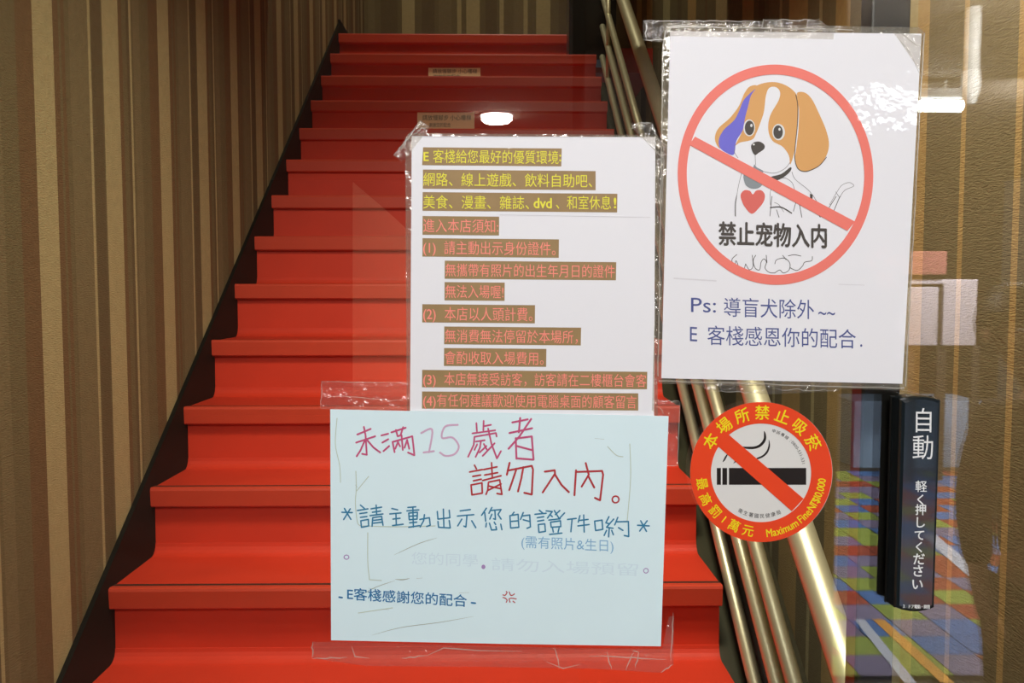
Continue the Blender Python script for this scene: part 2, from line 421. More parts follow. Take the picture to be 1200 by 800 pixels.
# small printed notices stuck on two risers
def riser_label(n, x0, x1, ytop, ybot, lines, label):
    Y = Y0 + n*RUN + .018
    a = Vector(door(x0, ytop, Y)); b = Vector(door(x1, ybot, Y))
    t = thing('riser_notice', ((a.x+b.x)/2, Y, b.z), label, 'notice', 'notices on the stair risers')
    sheet('card', [(x0, ytop), (x1, ytop), (x1, ybot), (x0, ybot)], Y, .0012, M['cream'], t)
    A = Art(Y - .0008)
    for s, p in lines: A.text(s, *p)
    A.build('lettering', M['m_note'], t)
M['cream'] = mat('cream_card', S(250, 232, 186), rough=.6); M['m_note'] = dry('note_ink', (84, 100, 92))
riser_label(11, 502, 563, 79.5, 93, [('請放慢腳步 小心樓梯', (507, 86, 559, 86, 5)), ('謝謝您的配合', (508, 92, 539, 92, 4.5))], 'upper small cream notice stuck on a stair riser near the top')
riser_label(9, 489, 556, 131.5, 153, [('請放慢腳步 小心樓梯', (495, 141, 552, 141, 6)), ('謝謝您的配合', (503, 149, 528, 149, 5))], 'lower small cream notice on a stair riser just above the white poster')

# ------------------------------------------------------------ glass front
dr = thing('door_1', (0, .724, 0), kind='structure')
MB().box(-1.1, 1.2, .720, .728, .02, 2.45).build('glass_pane', M['glass'], dr)
bevel(MB().box(.3195, .3535, .7285, .752, .0, 2.45).build('door_stile', M['black'], dr), .002)
props(MB().box(-1.2, 1.3, .66, .79, 2.45, 2.8).build('trim_2', M['black']), kind='structure')

# ============================================================ THINGS ON THE GLASS
YG = .7195
# ---- white laminated rules poster
c = door(627, 566, YG)
po = thing('rules_poster', (c[0], YG, c[2]), 'white laminated poster of brown highlighted yellow and pink rules, its foot behind the blue sheet', 'poster')
sheet('laminate_pouch', [(479, 156), (770, 158), (773, 164), (770, 572), (477, 568), (475, 162)], YG-.0001, .0004, M['film'], po)
sheet('paper', [(482.5, 159.5), (768, 160.5), (766, 566), (480, 563)], YG-.0009, .0006, M['paper'], po)
bands = [((495.8, 172.5, 658.3), (494.6, 193.4, 657.8), 1), ((495.6, 198.6, 698), (495.4, 221, 698), 1), ((495.3, 225, 723.5), (495.1, 246.8, 723.2), 1),
         ((495.2, 253, 585), (495.1, 275, 584.8), 1), ((495.1, 279, 655), (495, 300.5, 654.8), 1), ((521.2, 305.3, 722.2), (521, 326.5, 721.8), 1),
         ((521, 330.4, 591.5), (520.8, 351.8, 591.3), .6), ((494.9, 356.3, 627), (494.7, 377.6, 626.8), 1), ((520.6, 382.4, 681), (520.4, 403.2, 680.6), 1),
         ((520.4, 407.6, 640.3), (520.2, 428.6, 640), 1), ((494.7, 433.2, 758.5), (494.5, 453.6, 758.2), 1), ((494.6, 458.5, 748), (494.5, 478.6, 748), 1)]
for (x0, t0, x1), (x2, b0, x3), k in bands:
    sl = .0088
    A = Art(YG-.0011)
    A.raw([(x0, t0), (x1, t0 + (x1-x0)*sl), (x3, b0 + (x3-x2)*sl), (x2, b0)], [(0, 1, 2, 3)])
    A.build('highlight_band', M['i_brown'], po)
sl = .0095
def ln(A, s, x0, x1, top, bot, off=0.0):
    A.text(s, x0, bot, x1, bot + (x1-x0)*sl, bot-top, off)
A = Art(YG-.0013)
ln(A, 'E', 496.6, 502.3, 176.5, 189.6, .018); ln(A, '客棧給您最好的優質環境', 507.5, 654.5, 176, 190.8); ln(A, ':', 655.6, 657.4, 176, 190, .02)
ln(A, '網路、線上遊戲、飲料自助吧、', 496, 694, 203, 217.8)
ln(A, '美食、漫畫、雜誌、', 496, 620, 229.3, 244.3); ln(A, 'dvd', 625.6, 646.4, 230, 245, .022); ln(A, '、和室休息', 651.5, 716, 229.8, 245); ln(A, '!', 719.5, 722, 230, 245, .02)
A.build('yellow_lettering', M['i_yellow'], po)
A = Art(YG-.0013)
ln(A, '進入本店須知:', 496, 584, 257, 272); ln(A, '(1)', 496, 510.5, 283, 297, .012); ln(A, '請主動出示身份證件。', 520.5, 651, 283, 298)
ln(A, '無攜帶有照片的出生年月日的證件', 522, 720.5, 309.3, 323.7); ln(A, '無法入場喔!', 522, 590, 334.4, 349)
ln(A, '(2)', 496, 510.5, 360.5, 375, .012); ln(A, '本店以人頭計費。', 521, 624, 360.3, 375.5); ln(A, '無消費無法停留於本場所，', 521.5, 677, 386.5, 401)
ln(A, '會酌收取入場費用。', 521, 637, 412, 426.5); ln(A, '(3)', 496, 510.5, 437.5, 451.5, .012); ln(A, '本店無接受訪客，訪客請在二樓櫃台會客', 520.5, 757.5, 437, 451.3)
ln(A, '(4)', 496, 510.5, 462.5, 476.5, .012); ln(A, '有任何建議歡迎使用電腦桌面的顧客留言', 512, 746, 462, 476.4)
A.build('pink_lettering', M['i_pink'], po)
A = Art(YG-.0012); A.strokes([[(586, 251.5), (762, 254.5)], [(483, 159.9), (768, 160.9)]], .6); A.build('fold_line', M['i_faint'], po)
def tape(parent, pts, Y, edges=(), name='tape_strip', wd=.8):
    t = sheet(name, pts, Y, .00005, M['tape'], parent)
    if edges:
        A = Art(Y-.0002)
        for e in edges: A.stroke(e, wd, False, True)
        A.build('tape_edge', M['tape_edge'], t)
def wob(x0, y0, x1, y1, n, amp):
    return [(x0+(x1-x0)*k/n + random.uniform(-amp, amp), y0+(y1-y0)*k/n + random.uniform(-amp, amp)) for k in range(n+1)]
tape(po, [(492, 141), (504, 149), (473, 188), (461, 182)], YG-.0016, [[(463, 180), (480, 160), (492, 141)], [(462, 181), (471, 189)], [(492, 141), (503, 149)], wob(470, 178, 478, 160, 8, 1.2), wob(484, 157, 500, 148, 9, 1.6), wob(487, 152, 494, 145, 5, 1)], wd=1.3)
tape(po, [(738, 145), (764, 143), (770, 158), (782, 172), (776, 178), (748, 158)], YG-.0016, [wob(739, 152, 748, 144, 5, 1), wob(747, 144, 764, 144, 6, 1), wob(764, 144, 769, 158, 5, 1), [(750, 158), (768, 176), (779, 188)], wob(770, 162, 782, 172, 6, 1)], wd=1.2)
tape(po, [(769, 172), (779, 172), (776, 246), (768, 246)], YG-.0012, [wob(778, 172, 776, 246, 9, .5)])
tape(po, [(768, 330), (776, 330), (768, 482), (764, 482)], YG-.0012, [wob(768, 345, 765, 480, 9, .3)])

# ---- no-pets poster
c = door(916, 446, YG)
pp = thing('pet_notice_poster', (c[0], YG, c[2]), 'laminated white poster of a puppy crossed out by a red ring', 'poster')
sheet('laminate_pouch', [(785, 27), (1076, 32), (1084, 38), (1082, 60), (1062, 452), (1058, 457), (772, 449), (770, 440), (776, 60), (780, 30)], YG-.0001, .0004, M['film'], pp)
sheet('paper', [(785.5, 36.5), (1080, 39.5), (1057.5, 449.5), (775, 443)], YG-.0009, .0006, M['paper'], pp)
L0, L1, L2, L3, L4 = [YG-.0010-.00006*k for k in range(5)]
A7 = lambda Y: Art(Y, (770, 20), 3.6375); A8 = lambda Y: Art(Y, (770, 230), 3.478)
A = A7(L0)
A.poly([(425,292),(395,296),(372,325),(348,380),(310,430),(265,470),(248,503),(250,535),(270,560),(290,520),(335,470),(368,400),(405,325)])
A.poly([(425,292),(480,277),(530,283),(575,308),(600,345),(602,420),(594,500),(586,570),(568,628),(562,590),(535,552),(492,527),(474,480),(482,420),(518,355),(524,318),(505,298),(478,302),(464,335),(456,400),(444,440),(424,492),(405,522),(355,534),(334,545),(362,488),(372,430),(385,380),(402,325)])
A.poly([(598,322),(630,322),(660,350),(690,410),(720,480),(733,540),(722,590),(690,632),(640,656),(605,650),(588,610),(593,560),(602,480),(605,400),(600,350)])
A.build('puppy_tan_print', M['i_tan'], pp)
A = A7(L1); A.poly([(419,307),(400,335),(388,380),(375,430),(365,482),(338,528),(328,585),(296,578),(268,556),(264,520),(285,480),(328,440),(350,400),(372,350)]); A.build('puppy_violet_print', M['i_violet'], pp)
A = A7(L2); A.ring(393, 472, 25, 36, n=32); A.ring(518, 490, 27, 35, n=32); A.build('puppy_eye_white', M['s_white'], pp)
A = A7(L3)
A.ring(394, 472, 20, 31, n=32); A.ring(516, 490, 20, 29, n=32)
A.poly([(401,548),(415,533),(438,531),(457,544),(456,562),(432,579),(418,588),(406,572)])
A.poly([(483,682),(530,668),(566,641),(573,646),(562,664),(530,688),(500,697)])
A.poly([(652,752),(664,758),(662,778),(652,774)], False)
A.stroke([(592,332),(600,380),(598,460),(590,540),(587,600),(600,645),(630,658),(665,648),(695,630),(722,597)], .9, True)
A.build('puppy_dark_print', M['i_dark'], pp)
A = A7(L4); A.ring(402, 462, 5, 7, n=16); A.ring(522, 478, 5, 6, n=16); A.ring(412, 543, 5, 4, n=12); A.build('puppy_glint', M['s_white'], pp)
A = A7(L2); A.poly([(374,668),(452,690),(440,724),(405,731),(376,712)]); A.poly([(415,628),(425,640),(452,655),(445,665),(410,655)]); A.build('puppy_tongue_print', M['i_grey'], pp)
A = A7(L2); A.poly([(408,755),(395,740),(372,738),(357,755),(360,780),(376,812),(404,838),(432,816),(455,785),(459,756),(444,738),(422,740)]); A.build('heart_print', M['i_heart'], pp)
A = A7(L1)
A.strokes([[(418,588),(420,630)],[(440,655),(500,665),(545,645),(566,620)],[(330,545),(330,575),(345,600)],[(360,665),(345,730),(337,790),(335,850)],[(483,800),(483,745),(500,700),(540,685),(575,705),(588,745)],
  [(575,660),(590,692),(650,742),(690,800)],[(655,775),(672,800)],[(735,800),(770,740),(790,715),(820,705),(838,720),(800,738),(778,770),(765,800)],[(762,745),(775,765)],[(500,790),(520,800),(540,830)]], .55, True)
A.build('puppy_outline', M['i_line'], pp)
A = A8(L1)
A.strokes([[(325,-5),(318,30),(318,80)],[(468,0),(460,80)],[(487,55),(497,85)],[(572,0),(556,60)],[(580,30),(590,85)],[(650,60),(665,85)],[(745,0),(720,60)],[(730,0),(695,55)],[(620,20),(660,45)],
  [(325,237),(305,258),(316,285),(322,262),(335,290),(352,300),(361,275)],[(361,275),(376,299),(391,285),(388,240)],[(402,240),(392,262),(400,292),(418,299),(424,268),(436,255),(446,268),(440,292),(458,310),(480,312)],
  [(445,240),(448,270)],[(480,312),(500,300),(515,312),(538,300),(541,272),(520,252),(488,258),(480,275)],[(512,240),(526,258)],[(535,242),(560,238),(586,243)],[(541,290),(570,302),(592,285),(602,268),(630,262),(633,245)]], .75, True)
A.stroke([(462,46),(505,44),(548,68)], 1.4, True, False)
A.build('puppy_paw_outline', M['i_dark'], pp)
A = Art(L2)
A.ring(908.8, 204.6, 114.6, 129, 104, 117.4, 128)
A.v = [(x, y + (x-908)*.012) for x, y in A.v]
A.Y = L4 - .00006
A.build('prohibition_ring', M['i_ring'], pp)
A = Art(L4 - .00012); A.raw([(814.5, 160), (807.5, 169.5), (993, 270.5), (1002, 259.5)], [(0, 1, 2, 3)])
A.build('prohibition_bar', M['i_ring'], pp)
A = Art(L4-.00018); A.text('禁止宠物入内', 842.5, 287, 968.5, 290.5, 26, .024); A.build('black_lettering', M['i_dark'], pp)
A = Art(L1)
A.text('Ps:', 809.8, 367.5, 839, 368, 21.5); A.text('導盲犬除外', 848.5, 371, 954, 374, 21.5); A.text('~~', 959, 375.5, 978.5, 376, 21.5)
A.text('E', 808.6, 401.5, 817, 402, 21.5); A.text('客棧感恩你的配合', 829, 404, 1003, 408.5, 21.5); A.text('.', 1008, 408, 1010.5, 408, 21.5)
A.build('blue_lettering', M['i_blue'], pp)
A = Art(L1); A.strokes([[(983, 333), (1013, 334)]], .8); A.strokes([[(790, 326), (839, 329)]], 1.6); A.build('faint_mark', M['i_faint'], pp)
tape(pp, [(754, 24), (895, 25), (897, 22), (962, 24), (977, 36), (977, 46), (780, 42), (778, 50), (754, 47)], YG-.0013, [wob(756, 24, 893, 25, 20, .5), wob(757, 25, 757, 46, 7, 1.2), wob(755, 47, 781, 47, 6, .6), wob(893, 24, 960, 23, 12, 1.2), wob(895, 22, 893, 34, 5, 1), [(960, 24), (976, 36)]], wd=1.1)
A = Art(YG-.0013); A.strokes([wob(777, 52, 771, 440, 24, .4), wob(782, 31, 1000, 35, 18, .5), [(777, 54), (780, 36), (790, 30), (830, 31)]], 1.3); A.stroke(wob(772, 446, 1060, 455, 18, .5), 1.2); A.stroke(wob(1083, 40, 1061, 452, 24, .4), 1.3); A.build('pouch_seam', M['tape_edge'], pp)
tape(pp, [(808, 447), (985, 452), (983, 458), (900, 462), (830, 457)], YG-.0013, [wob(835, 458, 900, 461, 12, 1), wob(905, 456, 978, 457, 12, 1.3)])
tape(pp, [(1046, 36), (1082, 42), (1083, 90)], YG-.0013, [[(1048, 40), (1066, 60), (1080, 92)], wob(1052, 36, 1081, 56, 9, 1)], wd=1)

# ---- blue hand written notice
c = door(581, 754, YG-.003)
bp = thing('handwritten_notice', (c[0], YG-.003, c[2]), 'pale blue hand-lettered sheet taped below the white rules poster', 'notice')
YP = YG - .0030
sheet('paper', [(387, 479.5), (783.5, 487.5), (779, 620), (774.5, 757), (580, 754), (388, 750)], YP, .0006, M['paper_blue'], bp)
aA = lambda Y=YP-.0003: Art(Y, (370, 470), 5); aB = lambda Y=YP-.0003: Art(Y, (570, 470), 5)
A = aA()
A.strokes([[(243,195),(322,162)],[(237,242),(348,205)],[(282,150),(292,200),(299,312)],[(288,228),(262,288),(240,322)],[(302,228),(338,270),(378,300)],[(272,308),(300,313)],
 [(385,200),(425,190)],[(390,242),(425,222)],[(397,292),(430,262)],[(443,182),(527,155)],[(470,168),(480,205)],[(512,152),(498,196)],[(480,205),(502,197)],[(450,238),(462,298)],[(450,238),(566,205),(578,316),(541,300)],[(503,200),(510,285)],[(482,238),(466,278)],[(482,240),(494,264)],[(536,226),(520,272)],[(536,230),(548,278)]], 2.1)
A.build('magenta_writing', M['m_pink'], bp)
A = aA()
A.strokes([[(941,128),(945,183)],[(984,115),(982,170)],[(985,146),(1026,138)],[(918,188),(1052,170)],[(930,208),(926,255),(893,325)],[(930,208),(1056,186),(1060,206)],[(1010,160),(1030,250),(1062,335),(1085,292)],[(1048,246),(978,320)],[(938,236),(990,228)],[(968,235),(962,272),(937,326)],[(946,252),(930,285)],[(985,250),(1002,282)],[(960,300),(1000,262)]], 2.0)
A2 = aB()
A2.strokes([[(152,124),(242,106)],[(198,98),(190,182)],[(135,186),(268,158)],[(262,104),(192,208),(130,278)],[(172,216),(176,336)],[(172,218),(266,206),(276,342),(176,334)],[(178,262),(268,286)]], 2.3)
A.merge(A2)
A.build('pink_writing', M['m_pink'], bp)
A = aA(); A.strokes([[(618,186),(682,166),(664,298)],[(632,300),(692,292)],[(832,138),(758,148),(740,214),(800,212),(838,262),(815,308),(762,320),(728,300)]], 2.2, True); A.build('faded_numerals', M['m_pale'], bp)
A = aA()
A.strokes([[(930,374),(942,396)],[(902,414),(976,400)],[(920,440),(966,432)],[(924,466),(970,456)],[(910,490),(915,548),(976,538),(974,478),(910,490)],[(984,400),(1062,384)],[(990,432),(1066,418)],[(978,464),(1086,436)],[(1030,360),(1035,448)],[(1012,474),(1008,520),(998,545)],[(1012,474),(1078,460),(1091,545),(1062,540)],[(1012,496),(1084,512)],[(1008,522),(1086,484)]], 2.0)
A2 = aB()
A2.strokes([[(136,360),(120,430)],[(124,406),(266,378),(273,400),(266,546),(222,536)],[(176,396),(152,468),(134,520)],[(216,386),(205,450),(185,528)],[(342,412),(400,404),(402,424),(376,464),(330,534)],[(400,426),(440,490),(483,532)],[(525,404),(516,550)],[(526,414),(678,408),(684,430),(666,580),(636,566)],[(582,362),(600,430),(558,500)],[(596,436),(632,505)]], 2.3)
A2.ring(757, 575, 24, 24, 15, 15, 32)
A.merge(A2)
A.build('red_writing', M['m_red'], bp)
A = aA()
A.strokes([[(153,650),(214,652)],[(168,628),(206,692)],[(202,630),(164,692)],
 [(262,608),(285,628)],[(244,640),(306,630)],[(258,658),(300,652)],[(262,680),(300,675)],[(264,700),(268,738),(310,730),(308,692),(264,700)],[(324,630),(386,620)],[(332,650),(380,643)],[(318,670),(394,660)],[(354,608),(357,664)],[(334,682),(330,732)],[(334,682),(386,674),(394,726)],[(336,698),(386,692)],[(338,714),(388,708)],
 [(446,628),(480,636)],[(434,660),(500,654)],[(452,690),(494,685)],[(470,657),(472,722)],[(450,728),(512,720)],
 [(540,622),(586,618)],[(534,642),(604,636)],[(545,655),(548,694),(594,690),(596,650),(545,655)],[(548,674),(594,670)],[(569,620),(572,736)],[(550,712),(592,708)],[(545,738),(608,728)],[(610,692),(666,682),(671,726),(650,733)],[(637,664),(632,700),(612,736)],
 [(748,632),(751,738)],[(712,645),(716,690),(786,682),(782,638)],[(716,704),(720,738),(788,742),(782,698)],
 [(846,642),(906,634)],[(830,672),(926,664)],[(886,670),(880,736),(868,731)],[(856,690),(832,730)],[(914,700),(938,740)],
 [(1000,626),(972,668)],[(990,652),(996,702)],[(1032,622),(1015,656)],[(1022,640),(1086,634),(1070,660)],[(1050,642),(1053,692),(1042,688)],[(1032,662),(1020,690)],[(1068,662),(1086,690)],[(1000,714),(997,736)],[(1018,714),(1030,754),(1060,752),(1056,734)],[(1046,708),(1054,722)],[(1084,720),(1091,752)]], 1.7)
A2 = aB()
A2.strokes([[(162,650),(150,666)],[(138,670),(142,742),(190,738),(186,662),(138,670)],[(142,704),(186,700)],[(216,652),(200,692)],[(208,672),(254,666),(258,736),(238,744)],[(216,694),(254,704)],
 [(310,638),(332,656)],[(284,662),(350,656)],[(298,682),(336,676)],[(300,702),(336,696)],[(304,722),(308,768),(346,762),(342,718),(304,722)],[(350,642),(386,646),(358,684)],[(372,662),(386,676)],[(398,640),(428,690)],[(430,640),(404,664)],[(458,654),(424,690)],[(366,696),(432,688)],[(376,708),(380,738),(436,734),(434,700),(376,708)],[(388,744),(392,766)],[(426,742),(420,766)],[(370,780),(442,772)],
 [(476,692),(526,686)],[(502,690),(495,764)],[(548,670),(538,708)],[(545,698),(596,692)],[(536,730),(602,722)],[(570,666),(573,766)],
 [(634,702),(640,757),(682,750),(678,696),(634,702)],[(718,676),(700,712),(722,718)],[(746,690),(704,738),(742,744)],[(720,742),(716,794)],[(704,756),(690,786)],[(734,756),(744,782)],[(770,680),(752,724)],[(762,706),(832,704),(834,792),(808,786)],[(774,740),(800,756)],
 [(886,726),(954,730)],[(904,700),(938,762)],[(942,700),(898,760)]], 1.7)
A.merge(A2)
A.build('teal_writing', M['m_teal'], bp)
A = Art(YP-.0003); A.text('(需有照片&生日)', 611, 641.5, 719, 646.5, 13.5, -.008); A.build('sky_blue_writing', M['m_sky'], bp)
A = Art(YP-.0003)
A.strokes([[(397.5,699.5),(401,700)],[(552.5,706),(557,706.5)]], 2.0)
A.text('E客棧感謝您的配合', 407, 702.5, 547, 711, 13.5, .012)
A.build('cerulean_writing', M['m_blue2'], bp)
A = Art(YP-.0002); A.ring(406, 652.6, 3.4, 3, 2.2, 1.9, 24); A.ring(566.5, 664, 2.3, 2.6, n=16); A.ring(757, 668.5, 3.2, 3.2, 2.2, 2.2, 24); A.build('purple_dots', M['m_purple'], bp)
A = Art(YP-.0002); A.text('您的同學', 482, 661, 560, 664, 14, -.012); A.text('請勿入場預留', 576, 668, 748, 675, 14, -.012); A.build('faded_writing', M['m_ghost'], bp)
A = Art(YP-.0002)
A.strokes([[(417,552),(417.5,572),(416.5,590),(419,612),(424,616)],[(431,624),(431,658),(433,679)],[(433,679),(447,680)],[(395,490),(393,520),(398,545),(399,565)],[(425,616),(465,617),(510,616)],[(418,575),(432,558)],[(738,520),(739,560),(735,610)],[(712,523),(722,533),(730,535)],[(420,718),(460,712)]], 1.0, True)
A.build('yellowed_tape_line', M['m_stain'], bp)
A = Art(YP-.00025)
A.strokes([[(463,678.6),(472,679),(480,677.5)],[(488,677.6),(495,677)],[(432,689),(441,690)],[(448,713.5),(456,714)],[(538,694.5),(550,694)],[(697,513.5),(708,514.5)],[(416.5,568),(419,571)]], 1.1, True, True)
A.strokes([[(436,744),(470,735),(515,729),(555,722)],[(424,697),(440,688),(463,680)],[(462,650),(490,637),(512,630)]], .7, True, True)
A.build('crease_mark', M['m_crease'], bp)
A = Art(YP-.0003, (540, 640), 4.615)
A.strokes([[(228,262),(240,264),(250,250),(246,244)],[(262,246),(270,264),(284,262),(290,256)],[(228,276),(240,280),(250,290),(246,302)],[(266,302),(262,284),(274,280),(300,284)],[(282,296),(292,304)]], 1.2, True)
A.build('red_temper_mark', M['m_red'], bp)
# tape about the blue sheet
tape(bp, [(376, 446), (480, 448), (480, 480), (376, 479)], YG-.0020, [wob(376, 447, 476, 448, 14, .5), wob(377, 447, 376, 478, 8, .7), wob(380, 463, 476, 470, 10, 1)], wd=.8)
tape(bp, [(768, 468), (797, 470), (794, 545), (782, 546), (784, 488), (769, 486)], YG-.0020, [wob(797, 470, 794, 545, 10, .4), wob(770, 470, 796, 470, 6, .8), wob(781, 546, 794, 545, 4, .5), wob(772, 476, 778, 486, 4, 1)], wd=.8)
tape(bp, [(366, 752), (400, 752), (560, 756), (668, 759), (776, 760), (784, 722), (790, 722), (789, 778), (776, 788), (690, 783), (560, 781), (430, 780), (366, 771)], YP-.0002,
     [wob(366, 752, 366, 771, 6, .8), wob(366, 771, 408, 770, 8, 1), [(412, 757), (416, 769), (433, 771)], wob(470, 771, 500, 768, 6, .7), [(500, 768), (520, 759), (535, 760), (560, 762), (612, 763)], wob(650, 758, 656, 783, 5, .8), [(640, 775), (660, 783), (680, 778)],
      wob(712, 764, 717, 784, 6, 1), wob(733, 785, 742, 764, 6, .8), wob(741, 762, 749, 764, 3, .4), wob(749, 764, 744, 783, 6, .8), wob(776, 787, 789, 778, 5, 1.2), wob(789, 718, 786, 774, 8, .5), wob(690, 768, 780, 772, 12, .6)], wd=1.5)

# ---- no smoking sticker
c = door(892, 553, YG)
ns = thing('no_smoking_sticker', (c[0], YG, c[2]), 'round orange-red no smoking sticker below the puppy poster', 'sticker')
def disc(name, cx, cy, rx, ry, Y, th, m, parent, n=96):
    return sheet(name, [(cx + rx*math.cos(2*PI*k/n), cy + ry*math.sin(2*PI*k/n)) for k in range(n)], Y, th, m, parent)
disc('backing', 892.2, 553, 83.4, 82, YG-.0003, .0003, M['s_white'], ns)
Yk = YG - .0005
A = Art(Yk, (800, 465), 4.572)
A.raw([A.P(p) for p in ((248,380),(662,380),(662,470),(248,470))], [(0,1,2,3)]); A.raw([A.P(p) for p in ((213,380),(238,380),(238,470),(213,470))], [(0,1,2,3)]); A.raw([A.P(p) for p in ((183,380),(205,380),(205,470),(183,470))], [(0,1,2,3)])
A.poly([(436,182),(447,205),(444,236),(420,264),(385,278),(340,277),(318,266),(350,266),(388,264),(415,250),(434,222)])
A.poly([(462,228),(468,262),(455,300),(425,325),(390,336),(398,326),(428,312),(450,288),(460,258)])
A.poly([(244,300),(228,318),(214,347),(224,342),(236,322)]); A.poly([(284,338),(274,352),(270,356),(280,352),(288,342)])
def arc_text(A, s, cx, cy, r, a0, a1, size, inward=False, off=0.0, wide=1.0, adv=None):
    """characters spread from angle a0 to a1 (degrees clockwise from the top of the circle)"""
    n = len(s)
    if adv:
        tot = sum(adv); acc = 0; ang = []
        for q in adv: ang.append(a0 + (a1-a0) * (acc + q/2) / tot); acc += q
    else: ang = [a0 + (a1-a0)*k/(n-1) for k in range(n)]
    for ch, d in zip(s, ang):
        if ch == ' ': continue
        a = math.radians(d)
        A.char(ch, cx + r*math.sin(a), cy - r*math.cos(a), size, a + (PI if inward else 0), off, wide)
SCX, SCY = 421, 402
arc_text(A, '申訴專線：', SCX, SCY, 230, 17, 43, 19)
s = '0800-531-531'; arc_text(A, s, SCX, SCY, 232, 45, 80, 20, adv=[.6 if ch == '-' else 1 for ch in s])
arc_text(A, '衛生署國民健康局', SCX, SCY, 236, 208, 157, 23, True)
A.build('black_print', M['s_black'], ns)
A = Art(Yk-.0002, (800, 465), 4.572)
A.ring(421, 402, 380.5, 375, 268.5, 264, 128, (-1, 4))
A.build('red_ring', M['s_red'], ns)
A = Art(Yk-.0003, (800, 465), 4.572); A.raw([A.P(p) for p in ((222,178),(252,206),(648,545),(585,612),(192,266),(165,240))], [(0,1,4,5),(1,2,3,4)])
A.build('red_bar', M['s_red'], ns)
A = Art(Yk-.0005, (800, 465), 4.572)
arc_text(A, '本場所禁止吸菸', SCX, SCY, 317, -58.5, 60.5, 72, off=.016)
s = '最高罰1萬元'; 
for ch, x, y in (('最',103,465),('高',122,548),('罰',173,612),('1',222,655),('萬',275,690),('元',350,716)):
    a = math.atan2(x-SCX, -(y-SCY)); A.char(ch, x, y, 58 if ch != '1' else 50, a + PI, .012)
s = 'Maximum Fine:NT$10,000'
adv = [1.5 if ch in 'Mm' else .45 if ch in 'i:,1 ' else 1 for ch in s]
arc_text(A, s, SCX, SCY, 328, 175.5, 96, 52, True, .016, .80, adv)
A.build('yellow_print', M['s_yellow'], ns)

# ---- automatic door touch switch
bx0, bx1, yb, yf = .3408, .3750, .7195, .700
z1 = door(1084, 464, yf)[2]; z0 = door(1078, 717, yf)[2]
bt = thing('door_switch', ((bx0+bx1)/2, yb, z0), 'tall black touch switch printed in white, mounted on the glass beside the dark door stile', 'switch')
ov = []
N = 8
hw = (bx1-bx0)/2; cxm = (bx0+bx1)/2
for k in range(N+1): t = -1 + 2*k/N; ov.append((cxm + t*hw, z1 - .0030*t*t))
for k in range(N+1): t = 1 - 2*k/N; ov.append((cxm + t*hw, z0 + .0035*t*t - .0005))
n = len(ov)
def ins(p, d): return (cxm + (p[0]-cxm)*(1-d/hw), (z0+z1)/2 + (p[1]-(z0+z1)/2)*(1 - d/((z1-z0)/2)))
rings = [(yb, 0), (yf+.004, 0), (yf+.0012, .0008), (yf, .0030)]
vv = []
for yy, d in rings: vv += [(ins(p, d)[0], yy, ins(p, d)[1]) for p in ov]
ff = [tuple(range(n))]
for k in range(len(rings)-1):
    for i in range(n): ff.append((k*n+i, k*n+(i+1) % n, (k+1)*n+(i+1) % n, (k+1)*n+i))
ff.append(tuple((len(rings)-1)*n+i for i in range(n))[::-1])
fix_normals(mesh_obj('housing', vv, ff, M['button'], bt))
MB().box(bx0-.001, bx1+.001, yb-.0015, yb+.0003, z0+.002, z1-.002).build('back_plate', M['black'], bt)
A = Art(yf-.0002)
for ch, x, y, sz, o in (('自', 1082.4, 493, 27, .0), ('動', 1081.5, 524.5, 27, .0), ('軽', 1079.6, 570, 12.5, .006), ('く', 1078.7, 585.5, 12, .02), ('押', 1078.9, 597.3, 12, .018), ('し', 1079, 612, 12.5, .018), ('て', 1077.4, 627, 12, .018),
                  ('く', 1077, 641, 12, .02), ('だ', 1077, 655, 13, .018), ('さ', 1076, 669, 13.5, .018), ('い', 1075.3, 684.5, 13, .018)):
    A.char(ch, x, y, sz, .012, o, 1.0 if sz < 20 else .86)
A.text('ｽ', 1058, 712.5, 1060.5, 712.5, 4.5, .02); A.text('ドア電動・開閉', 1065, 712.5, 1089.5, 713, 4.2, .02)
A.build('white_lettering', M['b_white'], bt)

# ============================================================ OUTSIDE, BEHIND THE CAMERA (seen mirrored in the glass)
GM = 2*.72                                                 # mirror: real y = GM - virtual y
def disc_lamp(name, x, y, z, r, label, strength, group=None):
    t = thing(name, (x, y, z), label, 'lamp', group)
    MB().tube([(x, y, z), (x, y, z-.012)], r*1.12, 40).build('rim', M['trimw'], t)
    MB().tube([(x, y, z-.012), (x, y, z-.045), (x, y, z-.060)], [r, r*.97, r*.8], 40).build('diffuser', M['glow'], t)
    return t
M['trimw'] = mat('lamp_rim', S(210, 210, 205), rough=.4)
M['glow'] = mat('lamp_glow', (1, .93, .84, 1), emit=40)
M['tube'] = mat('tube_glow', (.86, .94, 1, 1), emit=26)
M['darkbr'] = mat('dark_brown', S(52, 42, 32), rough=.8)
M['asphalt'] = mat('dark_paving', S(66, 58, 50), rough=.8, noise=.2)
props(MB().box(-5, 6, -8.5, .60, -.12, -.02).build('ground_outside', M['asphalt']), kind='structure')
props(MB().box(-5, 6, -8.5, .60, 2.76, 2.86).build('ceiling_arcade', mat('arcade_ceiling', S(128, 118, 104), rough=.9)), kind='structure')
props(MB().box(-5, 6, -8.7, -8.5, -.1, 2.76).build('wall_outside', M['darkbr']), kind='structure')
props(MB().box(-5.2, -5, -8.7, .6, -.1, 2.76).build('wall_outside_side', M['darkbr']), kind='structure')
